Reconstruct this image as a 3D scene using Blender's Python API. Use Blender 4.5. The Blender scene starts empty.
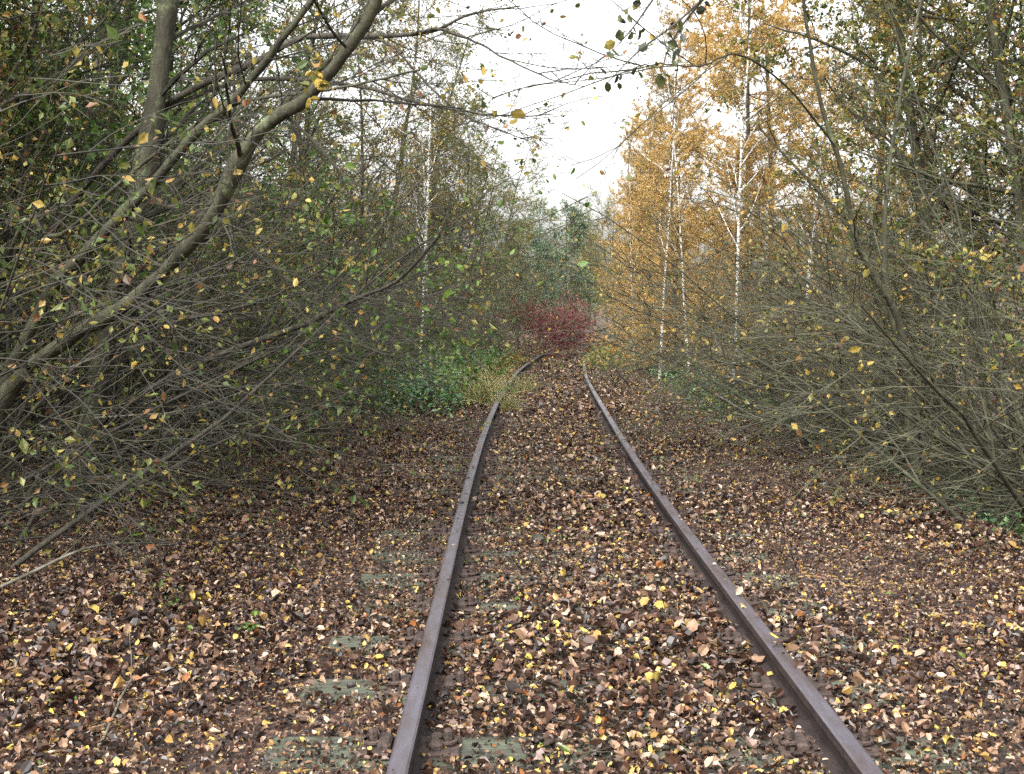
import bpy, math
import numpy as np

# ------------------------------------------------------------------ camera, sky, sun, exposure
SC = bpy.context.scene
COL = SC.collection
W, H, F = 1024, 774, 1100.0
CAM_Z = 1.62
HORIZON = 300.0
PITCH = math.atan((H / 2 - HORIZON) / F)
cam = bpy.data.objects.new("camera", bpy.data.cameras.new("camera"))
COL.objects.link(cam)
cam.location = (0, 0, CAM_Z)
cam.rotation_euler = (math.pi / 2 - PITCH, 0, 0)
cam.data.sensor_width = 36.0
cam.data.lens = F / W * 36.0
cam.data.clip_end = 2000
SC.camera = cam

SUN_EL, SUN_AZ = math.radians(48), math.radians(-150)      # azimuth from +Y towards +X
world = bpy.data.worlds.new("World")
SC.world = world
world.use_nodes = True
nt = world.node_tree
nt.nodes.clear()
sky = nt.nodes.new("ShaderNodeTexSky")
sky.sky_type = 'NISHITA'
sky.sun_disc = False
sky.sun_elevation = SUN_EL
sky.sun_rotation = SUN_AZ
sky.air_density = 1.6
sky.dust_density = 6.0
sky.ozone_density = 1.0
hs = nt.nodes.new("ShaderNodeHueSaturation")
hs.inputs["Saturation"].default_value = 0.12            # a closed white cloud layer has no blue in it
bg = nt.nodes.new("ShaderNodeBackground")
bg.inputs["Strength"].default_value = 0.15
wo = nt.nodes.new("ShaderNodeOutputWorld")
nt.links.new(sky.outputs[0], hs.inputs["Color"])
nt.links.new(hs.outputs[0], bg.inputs["Color"])
nt.links.new(bg.outputs[0], wo.inputs["Surface"])

sl = bpy.data.lights.new("sun", 'SUN')
sl.energy = 0.5
sl.angle = math.radians(25)
sl.color = (1.0, 0.95, 0.88)
so = bpy.data.objects.new("sun", sl)
COL.objects.link(so)
so.rotation_euler = (math.pi / 2 - SUN_EL, 0, math.pi - SUN_AZ)

SC.view_settings.view_transform = 'Standard'
SC.view_settings.look = 'None'
SC.view_settings.exposure = 2.05
SC.view_settings.gamma = 1.0
SC.view_settings.use_curve_mapping = False
SC.cycles.max_bounces = 6
SC.cycles.diffuse_bounces = 3
SC.cycles.transmission_bounces = 3
SC.cycles.use_denoising = False

# ------------------------------------------------------------------ helpers
RNG = np.random.default_rng(7)


def at(px, py, d):
    """world point seen at pixel px, py at depth d along Y"""
    u = (H / 2 - py) / F
    cp, sp = math.cos(PITCH), math.sin(PITCH)
    y, z = cp + sp * u, -sp + cp * u
    return np.array([(px - W / 2) / F * d / y, d, CAM_Z + z / y * d])


def norm(v):
    return v / np.maximum(np.linalg.norm(v, axis=-1, keepdims=True), 1e-9)


def xc(y):
    """centre line of the track: straight, then a right-hand curve"""
    y = np.clip(np.asarray(y, float), -30, 95)
    return 0.385 + np.clip(y - 6, 0, None) ** 2 / 690.0


def sstep(x, a, b):
    t = np.clip((x - a) / (b - a), 0, 1)
    return t * t * (3 - 2 * t)


def dip(y):
    """the line falls away gently beyond the near straight"""
    return -0.36 * sstep(np.asarray(y, float), 14, 42)


def ground_h(x, y):
    x, y = np.asarray(x, float), np.asarray(y, float)
    u = x - xc(y)
    n = (np.sin(x * 1.7 + 0.6 * y) + np.sin(1.3 * y - 0.9 * x + 2) + 0.6 * np.sin(3.1 * x - 2.3 * y + 1)) / 2.6
    amp = 0.012 + 0.06 * sstep(np.abs(u), 2.2, 5)
    h = -0.03 + n * amp + dip(y)
    h = h - 0.60 * sstep(u, 2.75, 4.6) + 0.35 * sstep(-u, 5.5, 12)
    h = h + 0.35 * sstep(u, 6.5, 14)
    h = h + 0.05 * sstep(-u, 2.0, 3.2) * (0.6 + 0.4 * n)
    return h


def link(o, parent=None):
    COL.objects.link(o)
    if parent is not None:
        o.parent = parent
    return o


def tag(o, label=None, cat=None, group=None, kind=None):
    for k, v in (("label", label), ("category", cat), ("group", group), ("kind", kind)):
        if v:
            o[k] = v
    return o


def empty(name, loc, rz=0.0, s=1.0):
    o = bpy.data.objects.new(name, None)
    o.location = loc
    o.rotation_euler = (0, 0, rz)
    o.scale = (s, s, s)
    o.empty_display_size = 0.2
    return link(o)


class MB:
    """collects quads and triangles with material slots, builds ONE mesh"""

    def __init__(s):
        s.v, s.q, s.t, s.qm, s.tm, s.n = [], [], [], [], [], 0

    def add(s, v, q=None, t=None, m=0):
        v = np.asarray(v, np.float32).reshape(-1, 3)
        if q is not None and len(q):
            q = np.asarray(q, np.int64).reshape(-1, 4)
            s.q.append(q + s.n)
            s.qm.append(np.full(len(q), m))
        if t is not None and len(t):
            t = np.asarray(t, np.int64).reshape(-1, 3)
            s.t.append(t + s.n)
            s.tm.append(np.full(len(t), m))
        s.v.append(v)
        s.n += len(v)

    def mesh(s, name, mats, smooth=True):
        me = bpy.data.meshes.new(name)
        if not s.v:
            return me
        v = np.concatenate(s.v)
        q = np.concatenate(s.q) if s.q else np.zeros((0, 4), np.int64)
        t = np.concatenate(s.t) if s.t else np.zeros((0, 3), np.int64)
        mi = np.concatenate((s.qm or [np.zeros(0, int)]) + (s.tm or [np.zeros(0, int)]))
        me.vertices.add(len(v))
        me.vertices.foreach_set("co", v.ravel())
        loops = np.concatenate([q.ravel(), t.ravel()]).astype(np.int32)
        me.loops.add(len(loops))
        me.loops.foreach_set("vertex_index", loops)
        nq, ntri = len(q), len(t)
        ls = np.concatenate([np.arange(nq) * 4, nq * 4 + np.arange(ntri) * 3]).astype(np.int32)
        me.polygons.add(nq + ntri)
        me.polygons.foreach_set("loop_start", ls)
        me.polygons.foreach_set("material_index", mi.astype(np.int32))
        me.polygons.foreach_set("use_smooth", np.full(nq + ntri, bool(smooth)))
        me.update(calc_edges=True)
        me.validate()
        for m in mats:
            me.materials.append(m)
        return me

    def obj(s, name, mats, parent=None, smooth=True):
        return link(bpy.data.objects.new(name, s.mesh(name, mats, smooth)), parent)


def box(mb, c, s, m=0, rz=0.0, bev=0.0):
    """box with chamfered vertical and top edges"""
    x, y, z = s[0] / 2, s[1] / 2, s[2]
    b = bev
    ring = lambda k, zz: [(-x + k, -y, zz), (x - k, -y, zz), (x, -y + k, zz), (x, y - k, zz), (x - k, y, zz), (-x + k, y, zz), (-x, y - k, zz), (-x, -y + k, zz)]
    b = max(b, 1e-3)
    r0, r1 = ring(b, 0), ring(b, z - b)
    r2 = [(p[0] * (x - b) / x, p[1] * (y - b) / y, z) for p in ring(b, z)]
    v = np.array(r0 + r1 + r2 + [(0, 0, z), (0, 0, 0)])
    q = []
    for a in (0, 8):
        for i in range(8):
            j = (i + 1) % 8
            q.append((a + i, a + j, a + 8 + j, a + 8 + i))
    t = [(16 + i, 16 + (i + 1) % 8, 24) for i in range(8)] + [((i + 1) % 8, i, 25) for i in range(8)]
    cr, sr = math.cos(rz), math.sin(rz)
    vv = np.stack([v[:, 0] * cr - v[:, 1] * sr, v[:, 0] * sr + v[:, 1] * cr, v[:, 2]], 1) + np.array(c)
    mb.add(vv, q, t, m)


def tubes(mb, P, R, sides=3, m=0, cap=False):
    P = np.asarray(P, float)
    R = np.asarray(R, float)
    N, K, _ = P.shape
    T = np.empty_like(P)
    T[:, 1:-1] = P[:, 2:] - P[:, :-2]
    T[:, 0] = P[:, 1] - P[:, 0]
    T[:, -1] = P[:, -1] - P[:, -2]
    T = norm(T)
    ref = np.where(np.abs(T[:, :1, 2:3]) > 0.8, np.array([1.0, 0, 0]), np.array([0, 0, 1.0]))
    U = norm(ref - (ref * T).sum(-1, keepdims=True) * T)
    V = np.cross(T, U)
    a = np.arange(sides) * 2 * math.pi / sides
    ring = P[:, :, None, :] + R[:, :, None, None] * (np.cos(a)[None, None, :, None] * U[:, :, None, :] + np.sin(a)[None, None, :, None] * V[:, :, None, :])
    base = (np.arange(N) * K * sides)[:, None, None] + (np.arange(K - 1) * sides)[None, :, None]
    i = np.arange(sides)[None, None, :]
    j = (np.arange(sides)[None, None, :] + 1) % sides
    q = np.stack([base + i, base + j, base + sides + j, base + sides + i], -1)
    mb.add(ring.reshape(-1, 3), q.reshape(-1, 4), None, m)


def resample(pts, K):
    """smooth curve (Catmull-Rom) through the points, K samples"""
    p = np.asarray(pts, float)
    p = np.vstack([2 * p[0] - p[1], p, 2 * p[-1] - p[-2]])
    n = len(p) - 3
    t = np.linspace(0, n - 1e-6, K)
    i = t.astype(int)
    f = (t - i)[:, None]
    a, b, c, d = p[i], p[i + 1], p[i + 2], p[i + 3]
    return 0.5 * (2 * b + (c - a) * f + (2 * a - 5 * b + 4 * c - d) * f ** 2 + (3 * b - a - 3 * c + d) * f ** 3)


def branch(g, P, R, n, t0, t1, ang, L, steps, wob, trop, rf=0.6, rmin=0.002, tip=0.3, taper=0.5, angv=0.3, bias=None):
    """n children on each parent polyline"""
    N, K, _ = P.shape
    idx = np.repeat(np.arange(N), n)
    M = len(idx)
    tn = np.tile((np.arange(n) + 0.5) / n, N) + g.uniform(-0.5, 0.5, M) / n
    tn = np.clip(tn, 0, 1)
    t = (t0 + (t1 - t0) * tn) * (K - 1)
    i = np.minimum(t.astype(int), K - 2)
    f = (t - i)[:, None]
    pos = P[idx, i] * (1 - f) + P[idx, i + 1] * f
    tan = norm(P[idx, i + 1] - P[idx, i])
    r0 = R[idx, i] * (1 - f[:, 0]) + R[idx, i + 1] * f[:, 0]
    v = g.normal(size=(M, 3))
    if bias is not None:
        v = v + np.asarray(bias)
    perp = norm(v - (v * tan).sum(1, keepdims=True) * tan)
    a = ang * (1 + angv * g.normal(size=M))[:, None]
    d = np.cos(a) * tan + np.sin(a) * perp
    ln = g.uniform(L[0], L[1], M) * (1 - taper * tn)
    out = np.empty((M, steps, 3))
    out[:, 0] = pos
    for k in range(1, steps):
        out[:, k] = out[:, k - 1] + d * (ln / (steps - 1))[:, None]
        d = norm(d + wob * g.normal(size=(M, 3)) + np.asarray(trop))
    ra = np.maximum(r0 * rf, rmin)
    rr = ra[:, None] * np.linspace(1, tip, steps)[None]
    return out, np.maximum(rr, rmin * 0.6)


LEAF_FOLD = (np.array([[0, 0, 0], [0.45, 0.3, 0.08], [1, 0, -0.05], [0.45, -0.3, 0.08]]), [(0, 1, 2), (0, 2, 3)], [])
LEAF_OVAL = (np.array([[0, 0, 0], [0.3, 0.27, 0.06], [0.7, 0.25, 0.04], [1, 0, -0.08], [0.7, -0.25, 0.04], [0.3, -0.27, 0.06], [0.3, 0, 0], [0.7, 0, -0.02]]),
             [(0, 6, 1), (0, 5, 6), (2, 7, 3), (7, 4, 3)], [(6, 7, 2, 1), (5, 4, 7, 6)])
LEAF_NEEDLE = (np.array([[0, 0.10, 0], [0.5, 0.13, 0.1], [1, 0, 0], [0.5, -0.13, 0.1], [0, -0.10, 0],
                         [0.1, 0, 0.02], [0.5, 0.12, 0.6], [0.62, -0.05, 0.75]]), [(1, 2, 3), (5, 6, 7)], [(0, 1, 3, 4)])


def leaves(mb, pos, size, g, m, shape=LEAF_FOLD, droop=0.0, flat=None, curl=None):
    """one leaf per position; size an array or number; flat = how level the blades lie"""
    V, T, Q = shape
    N, K = len(pos), len(V)
    if N == 0:
        return
    d = g.normal(size=(N, 3))
    d[:, 2] = d[:, 2] * (1.0 if flat is None else flat) - droop
    d = norm(d)
    n = g.normal(size=(N, 3)) if flat is None else np.array([0, 0, 1.0]) + flat * g.normal(size=(N, 3))
    s = norm(np.cross(n, d))
    n = np.cross(d, s)
    size = np.broadcast_to(np.asarray(size, float), (N,))
    wid = size * g.uniform(0.75, 1.25, N)
    vv = np.repeat(V[None], N, 0).copy()
    if curl is not None:
        c1, c2 = g.normal(0, curl, N)[:, None], np.abs(g.normal(0, curl, N))[:, None]
        vv[:, :, 2] += c1 * (vv[:, :, 0] - 0.5) ** 2 * 2 + c2 * np.abs(vv[:, :, 1]) * 1.6
    X = pos[:, None] + vv[:, :, 0:1] * (size[:, None, None] * d[:, None]) + vv[:, :, 1:2] * (wid[:, None, None] * s[:, None]) + vv[:, :, 2:3] * (size[:, None, None] * n[:, None])
    off = (np.arange(N) * K)[:, None, None]
    t = (np.asarray(T)[None] + off).reshape(-1, 3) if T else None
    q = (np.asarray(Q)[None] + off).reshape(-1, 4) if Q else None
    mb.add(X.reshape(-1, 3), q, t, m)


def clumped(g, p, f=1.0):
    """leaves hang on in some sprays and are gone from others"""
    a, b = g.uniform(0, 6, 2)
    k = 0.5 + 0.5 * np.sin(2.3 * p[:, 0] + 2.9 * p[:, 2] + a) * np.sin(2.6 * p[:, 1] - 2.1 * p[:, 2] + b)
    return p[g.random(len(p)) < np.clip((k - 0.30) * 2.6, 0.06, 1) * f]


def along(g, P, n, t0=0.2, jit=0.02):
    N, K, _ = P.shape
    idx = np.repeat(np.arange(N), n)
    t = g.uniform(t0, 1, len(idx)) * (K - 1)
    i = np.minimum(t.astype(int), K - 2)
    f = (t - i)[:, None]
    return P[idx, i] * (1 - f) + P[idx, i + 1] * f + g.normal(0, jit, (len(idx), 3))


# ------------------------------------------------------------------ materials
def new_mat(name):
    m = bpy.data.materials.new(name)
    m.use_nodes = True
    n = m.node_tree
    n.nodes.clear()
    out = n.nodes.new("ShaderNodeOutputMaterial")
    return m, n, out


def ramp(n, stops, const=False):
    r = n.nodes.new("ShaderNodeValToRGB")
    e = r.color_ramp.elements
    while len(e) > 1:
        e.remove(e[-1])
    e[0].position, e[0].color = stops[0][0], (*stops[0][1], 1)
    for p, c in stops[1:]:
        k = e.new(p)
        k.color = (*c, 1)
    r.color_ramp.interpolation = 'CONSTANT' if const else 'LINEAR'
    return r


def leaf_mat(name, stops, rough=0.5, transl=0.35, const=False, spec=0.4):
    m, n, out = new_mat(name)
    geo = n.nodes.new("ShaderNodeNewGeometry")
    r = ramp(n, stops, const)
    n.links.new(geo.outputs["Random Per Island"], r.inputs[0])
    tc = n.nodes.new("ShaderNodeTexCoord")
    no = n.nodes.new("ShaderNodeTexNoise")
    no.inputs["Scale"].default_value = 55
    no.inputs["Detail"].default_value = 3
    n.links.new(tc.outputs["Object"], no.inputs["Vector"])
    mx = n.nodes.new("ShaderNodeMix")
    mx.data_type = 'RGBA'
    mx.blend_type = 'MULTIPLY'
    mx.inputs["Factor"].default_value = 0.7
    r2 = ramp(n, [(0.3, (0.34, 0.31, 0.28)), (0.65, (0.84, 0.84, 0.84))])
    n.links.new(no.outputs["Fac"], r2.inputs[0])
    n.links.new(r.outputs[0], mx.inputs["A"])
    n.links.new(r2.outputs[0], mx.inputs["B"])
    p = n.nodes.new("ShaderNodeBsdfPrincipled")
    p.inputs["Roughness"].default_value = rough
    p.inputs["Specular IOR Level"].default_value = spec
    n.links.new(mx.outputs["Result"], p.inputs["Base Color"])
    if transl > 0:
        t = n.nodes.new("ShaderNodeBsdfTranslucent")
        n.links.new(mx.outputs["Result"], t.inputs["Color"])
        ms = n.nodes.new("ShaderNodeMixShader")
        ms.inputs[0].default_value = transl
        n.links.new(p.outputs[0], ms.inputs[1])
        n.links.new(t.outputs[0], ms.inputs[2])
        n.links.new(ms.outputs[0], out.inputs[0])
    else:
        n.links.new(p.outputs[0], out.inputs[0])
    return m


def noise_mat(name, stops, scale=8, stretch=(1, 1, 1), rough=0.8, bump=0.4, bscale=None, metal=0.0, spec=0.3, detail=6):
    m, n, out = new_mat(name)
    tc = n.nodes.new("ShaderNodeTexCoord")
    mp = n.nodes.new("ShaderNodeMapping")
    mp.inputs["Scale"].default_value = stretch
    n.links.new(tc.outputs["Object"], mp.inputs["Vector"])
    no = n.nodes.new("ShaderNodeTexNoise")
    no.inputs["Scale"].default_value = scale
    no.inputs["Detail"].default_value = detail
    no.inputs["Roughness"].default_value = 0.65
    n.links.new(mp.outputs[0], no.inputs["Vector"])
    r = ramp(n, stops)
    n.links.new(no.outputs["Fac"], r.inputs[0])
    p = n.nodes.new("ShaderNodeBsdfPrincipled")
    p.inputs["Roughness"].default_value = rough
    p.inputs["Metallic"].default_value = metal
    p.inputs["Specular IOR Level"].default_value = spec
    n.links.new(r.outputs[0], p.inputs["Base Color"])
    if bump:
        n2 = n.nodes.new("ShaderNodeTexNoise")
        n2.inputs["Scale"].default_value = bscale or scale * 4
        n2.inputs["Detail"].default_value = 6
        n.links.new(mp.outputs[0], n2.inputs["Vector"])
        b = n.nodes.new("ShaderNodeBump")
        b.inputs["Strength"].default_value = bump
        b.inputs["Distance"].default_value = 0.02
        n.links.new(n2.outputs["Fac"], b.inputs["Height"])
        n.links.new(b.outputs[0], p.inputs["Normal"])
    n.links.new(p.outputs[0], out.inputs[0])
    return m


def add_lichen(m, col, scale=6, lo=0.56, hi=0.64):
    """pale lichen and algae patches over a bark"""
    n = m.node_tree
    p = [x for x in n.nodes if x.type == 'BSDF_PRINCIPLED'][0]
    src = p.inputs["Base Color"].links[0].from_socket
    tc = n.nodes.new("ShaderNodeTexCoord")
    no = n.nodes.new("ShaderNodeTexNoise")
    no.inputs["Scale"].default_value = scale
    no.inputs["Detail"].default_value = 9
    no.inputs["Roughness"].default_value = 0.75
    n.links.new(tc.outputs["Object"], no.inputs["Vector"])
    r = ramp(n, [(lo, (0, 0, 0)), (hi, (0.85, 0.85, 0.85))])
    n.links.new(no.outputs["Fac"], r.inputs[0])
    mx = n.nodes.new("ShaderNodeMix")
    mx.data_type = 'RGBA'
    n.links.new(r.outputs[0], mx.inputs["Factor"])
    n.links.new(src, mx.inputs["A"])
    mx.inputs["B"].default_value = (*col, 1)
    n.links.new(mx.outputs["Result"], p.inputs["Base Color"])


M = {}
M['bark_moss'] = noise_mat("mossy_bark", [(0.3, (0.016, 0.014, 0.009)), (0.5, (0.036, 0.034, 0.02)), (0.7, (0.07, 0.07, 0.038))], 9, (1, 1, 0.35), 0.85, 0.7)
M['bark_dark'] = noise_mat("dark_bark", [(0.35, (0.022, 0.019, 0.015)), (0.65, (0.06, 0.053, 0.04))], 12, (1, 1, 0.4), 0.85, 0.6)
M['bark_grey'] = noise_mat("grey_green_bark", [(0.35, (0.02, 0.019, 0.011)), (0.65, (0.05, 0.049, 0.028))], 12, (1, 1, 0.4), 0.8, 0.5)
M['twig_dark'] = noise_mat("dark_twig", [(0.4, (0.010, 0.009, 0.006)), (0.6, (0.028, 0.025, 0.017))], 5, rough=0.7, bump=0)
M['twig_brown'] = noise_mat("brown_twig", [(0.4, (0.011, 0.010, 0.005)), (0.6, (0.036, 0.032, 0.018))], 5, rough=0.7, bump=0)
M['twig_pale'] = noise_mat("pale_twig", [(0.4, (0.014, 0.014, 0.007)), (0.6, (0.055, 0.054, 0.029))], 5, rough=0.7, bump=0)
M['twig_dead'] = noise_mat("dead_twig", [(0.4, (0.05, 0.046, 0.034)), (0.6, (0.14, 0.13, 0.10))], 9, rough=0.8, bump=0.2)
M['twig_red'] = noise_mat("red_twig", [(0.4, (0.08, 0.016, 0.022)), (0.6, (0.18, 0.035, 0.046))], 5, rough=0.6, bump=0)
M['bark_birch'] = noise_mat("birch_bark", [(0.40, (0.03, 0.028, 0.026)), (0.47, (0.40, 0.385, 0.345)), (0.62, (0.66, 0.64, 0.58))], 5.5, (1.2, 1.2, 3.2), 0.7, 0.3)
M['twig_larch'] = noise_mat("larch_twig", [(0.4, (0.13, 0.055, 0.018)), (0.6, (0.30, 0.14, 0.04))], 4, rough=0.75, bump=0)

M['litter'] = leaf_mat("fallen_leaf", [(0, (0.017, 0.0095, 0.007)), (0.22, (0.038, 0.019, 0.012)), (0.42, (0.075, 0.037, 0.023)), (0.60, (0.125, 0.068, 0.047)),
                                       (0.73, (0.27, 0.165, 0.10)), (0.845, (0.46, 0.34, 0.245)), (0.915, (0.40, 0.25, 0.08)), (0.948, (0.28, 0.11, 0.035)), (0.966, (0.56, 0.42, 0.11)), (0.995, (0.14, 0.20, 0.04))],
                       0.42, 0.1, True, 0.5)
add_lichen(M['bark_moss'], (0.10, 0.115, 0.06))
add_lichen(M['bark_grey'], (0.085, 0.095, 0.055))
add_lichen(M['bark_dark'], (0.05, 0.055, 0.03), 7, 0.58, 0.66)
M['leaf_olive'] = leaf_mat("olive_leaf", [(0, (0.05, 0.09, 0.02)), (0.35, (0.11, 0.16, 0.035)), (0.6, (0.26, 0.25, 0.06)), (0.8, (0.46, 0.34, 0.08)), (0.92, (0.22, 0.09, 0.03)), (1, (0.06, 0.04, 0.025))], 0.5, 0.4)
M['leaf_green'] = leaf_mat("green_leaf", [(0, (0.045, 0.10, 0.018)), (0.5, (0.10, 0.20, 0.035)), (0.85, (0.20, 0.30, 0.06)), (1, (0.38, 0.34, 0.08))], 0.45, 0.4)
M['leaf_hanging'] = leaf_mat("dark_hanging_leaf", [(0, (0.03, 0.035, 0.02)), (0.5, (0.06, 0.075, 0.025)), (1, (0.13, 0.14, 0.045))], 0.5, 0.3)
M['leaf_yellow'] = leaf_mat("yellow_leaf", [(0, (0.10, 0.12, 0.03)), (0.4, (0.36, 0.28, 0.06)), (0.75, (0.52, 0.38, 0.08)), (0.9, (0.30, 0.13, 0.04)), (1, (0.07, 0.04, 0.03))], 0.5, 0.4)
M['leaf_gold'] = leaf_mat("golden_needle", [(0, (0.40, 0.22, 0.06)), (0.4, (0.66, 0.43, 0.14)), (0.8, (0.78, 0.58, 0.26)), (1, (0.50, 0.46, 0.16))], 0.6, 0.5)
M['leaf_teal'] = leaf_mat("blue_green_leaf", [(0, (0.06, 0.115, 0.06)), (0.5, (0.12, 0.21, 0.12)), (0.8, (0.22, 0.30, 0.17)), (1, (0.40, 0.36, 0.12))], 0.5, 0.3)
M['leaf_ivy'] = leaf_mat("ivy_leaf", [(0, (0.035, 0.10, 0.042)), (0.4, (0.075, 0.18, 0.075)), (0.75, (0.13, 0.26, 0.09)), (0.95, (0.13, 0.20, 0.05)), (1, (0.32, 0.26, 0.05))], 0.3, 0.15, spec=0.55)
M['leaf_weed'] = leaf_mat("weed_leaf", [(0, (0.06, 0.13, 0.03)), (0.4, (0.16, 0.22, 0.05)), (0.65, (0.40, 0.34, 0.09)), (0.85, (0.42, 0.18, 0.05)), (1, (0.22, 0.06, 0.035))], 0.5, 0.35)
M['leaf_red'] = leaf_mat("red_leaf", [(0, (0.11, 0.018, 0.028)), (0.5, (0.20, 0.038, 0.05)), (0.8, (0.28, 0.08, 0.085)), (0.92, (0.26, 0.17, 0.08)), (1, (0.12, 0.14, 0.05))], 0.5, 0.35)
M['straw'] = leaf_mat("straw_grass", [(0, (0.08, 0.14, 0.04)), (0.3, (0.22, 0.25, 0.08)), (0.6, (0.46, 0.40, 0.17)), (1, (0.62, 0.54, 0.30))], 0.6, 0.35)
M['steel'] = noise_mat("worn_rail_steel", [(0.25, (0.03, 0.019, 0.015)), (0.42, (0.05, 0.039, 0.040)), (0.58, (0.062, 0.056, 0.068)), (0.8, (0.095, 0.088, 0.10))], 11, (1, 0.22, 1), 0.42, 0.06, 30, 0.0, 0.5)
M['rust'] = noise_mat("rusty_rail_side", [(0.3, (0.010, 0.007, 0.007)), (0.6, (0.028, 0.019, 0.017)), (0.8, (0.055, 0.03, 0.022))], 16, (1, 0.4, 1), 0.8, 0.4)
M['iron'] = noise_mat("rusty_iron", [(0.3, (0.02, 0.015, 0.014)), (0.7, (0.075, 0.05, 0.04))], 30, rough=0.75, bump=0.5)
M['sleeper'] = noise_mat("mossy_sleeper_wood", [(0.3, (0.022, 0.022, 0.016)), (0.48, (0.055, 0.06, 0.042)), (0.72, (0.10, 0.105, 0.075))], 10, (0.25, 1.5, 1), 0.85, 0.6, 40)


def ground_mat():
    m, n, out = new_mat("leafy_soil")
    tc = n.nodes.new("ShaderNodeTexCoord")
    vo = n.nodes.new("ShaderNodeTexVoronoi")
    vo.inputs["Scale"].default_value = 22
    n.links.new(tc.outputs["Object"], vo.inputs["Vector"])
    sep = n.nodes.new("ShaderNodeSeparateColor")
    n.links.new(vo.outputs["Color"], sep.inputs[0])
    r = ramp(n, [(0, (0.022, 0.013, 0.010)), (0.4, (0.045, 0.024, 0.016)), (0.7, (0.09, 0.05, 0.03)), (0.88, (0.22, 0.14, 0.08)), (0.96, (0.32, 0.2, 0.06))], True)
    n.links.new(sep.outputs[0], r.inputs[0])
    b = n.nodes.new("ShaderNodeBump")
    b.inputs["Strength"].default_value = 0.9
    b.inputs["Distance"].default_value = 0.03
    n.links.new(vo.outputs["Distance"], b.inputs["Height"])
    p = n.nodes.new("ShaderNodeBsdfPrincipled")
    p.inputs["Roughness"].default_value = 0.75
    n.links.new(r.outputs[0], p.inputs["Base Color"])
    n.links.new(b.outputs[0], p.inputs["Normal"])
    n.links.new(p.outputs[0], out.inputs[0])
    return m


M['ground'] = ground_mat()

# ------------------------------------------------------------------ ground
def axis(lo, hi, fine_lo, fine_hi, step, grow):
    a = list(np.arange(fine_lo, fine_hi + 1e-6, step))
    s = step
    while a[-1] < hi:
        s *= grow
        a.append(a[-1] + s)
    s = step
    while a[0] > lo:
        s *= grow
        a.insert(0, a[0] - s)
    return np.array(a)


gx, gy = axis(-600, 600, -9, 9, 0.2, 1.18), axis(-300, 900, -4, 50, 0.25, 1.15)
GX, GY = np.meshgrid(gx, gy)
mb = MB()
nx, ny = len(gx), len(gy)
ii = (np.arange(ny - 1)[:, None] * nx + np.arange(nx - 1)[None]).ravel()
mb.add(np.stack([GX, GY, ground_h(GX, GY)], -1), np.stack([ii, ii + 1, ii + nx + 1, ii + nx], 1))
tag(mb.obj("ground", [M['ground']]), kind='structure')

# ------------------------------------------------------------------ rails
GAUGE = 1.50
RAIL_Z = 0.0


def rail(label, side):
    prof = [(-0.034, 0.135), (-0.026, 0.140), (0.026, 0.140), (0.034, 0.135), (0.035, 0.105), (0.009, 0.092), (0.009, 0.028), (0.066, 0.014), (0.066, 0.001),
            (-0.066, 0.001), (-0.066, 0.014), (-0.009, 0.028), (-0.009, 0.092), (-0.035, 0.105)]
    ys = np.arange(-6, 75, 0.4)
    c = np.stack([xc(ys), ys], 1)
    tn = norm(np.gradient(c, axis=0))
    nr = np.stack([tn[:, 1], -tn[:, 0]], 1)
    wav = 0.004 * np.sin(ys * 0.45 + side)
    base = c + nr * (side * GAUGE / 2 + wav)[:, None]
    zz = RAIL_Z + 0.006 * np.sin(ys * 0.4 + 2 * side) + dip(ys)
    pr = np.array(prof)
    V = np.stack([base[:, None, 0] + nr[:, None, 0] * pr[None, :, 0], base[:, None, 1] + nr[:, None, 1] * pr[None, :, 0], zz[:, None] + pr[None, :, 1]], -1)
    n, k = len(ys), len(pr)
    head, rest = [], []
    for i in range(n - 1):
        for j in range(k):
            f = (i * k + j, i * k + (j + 1) % k, (i + 1) * k + (j + 1) % k, (i + 1) * k + j)
            (head if j in (0, 1, 2) else rest).append(f)
    mb = MB()
    mb.add(V, head, None, 0)
    mb.q.append(np.array(rest)); mb.qm.append(np.full(len(rest), 1))
    o = mb.obj("rail", [M['steel'], M['rust']], smooth=False)
    tag(o, label, 'rail', 'the two rails of the track')
    # bolted joint: two fishplates with bolts
    for yj in (15.1,) if side < 0 else (11.2,):
        cx = float(np.interp(yj, ys, base[:, 0]))
        for s in (-1, 1):
            f = MB()
            box(f, (cx + s * 0.021, yj, 0.034 + float(dip(yj))), (0.02, 0.55, 0.056), bev=0.003)
            fp = f.obj("fishplate", [M['iron']], o, False)
            for dy in (-0.2, -0.07, 0.07, 0.2):
                b = MB()
                a = np.arange(6) * math.pi / 3
                r0 = np.stack([np.full(6, cx + s * 0.031), yj + dy + 0.016 * np.cos(a), 0.062 + float(dip(yj)) + 0.016 * np.sin(a)], 1)
                r1 = r0 + np.array([s * 0.016, 0, 0])
                b.add(np.vstack([r0, r1, r1.mean(0)]), [(i, (i + 1) % 6, 6 + (i + 1) % 6, 6 + i) for i in range(6)], [(6 + i, 6 + (i + 1) % 6, 12) for i in range(6)])
                b.obj("bolt", [M['iron']], fp, False)
    return o


rail("worn steel rail running past the grass tufts, left one of the pair", -1)
rail("worn steel rail below the golden larches, right one of the pair", 1)

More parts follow.
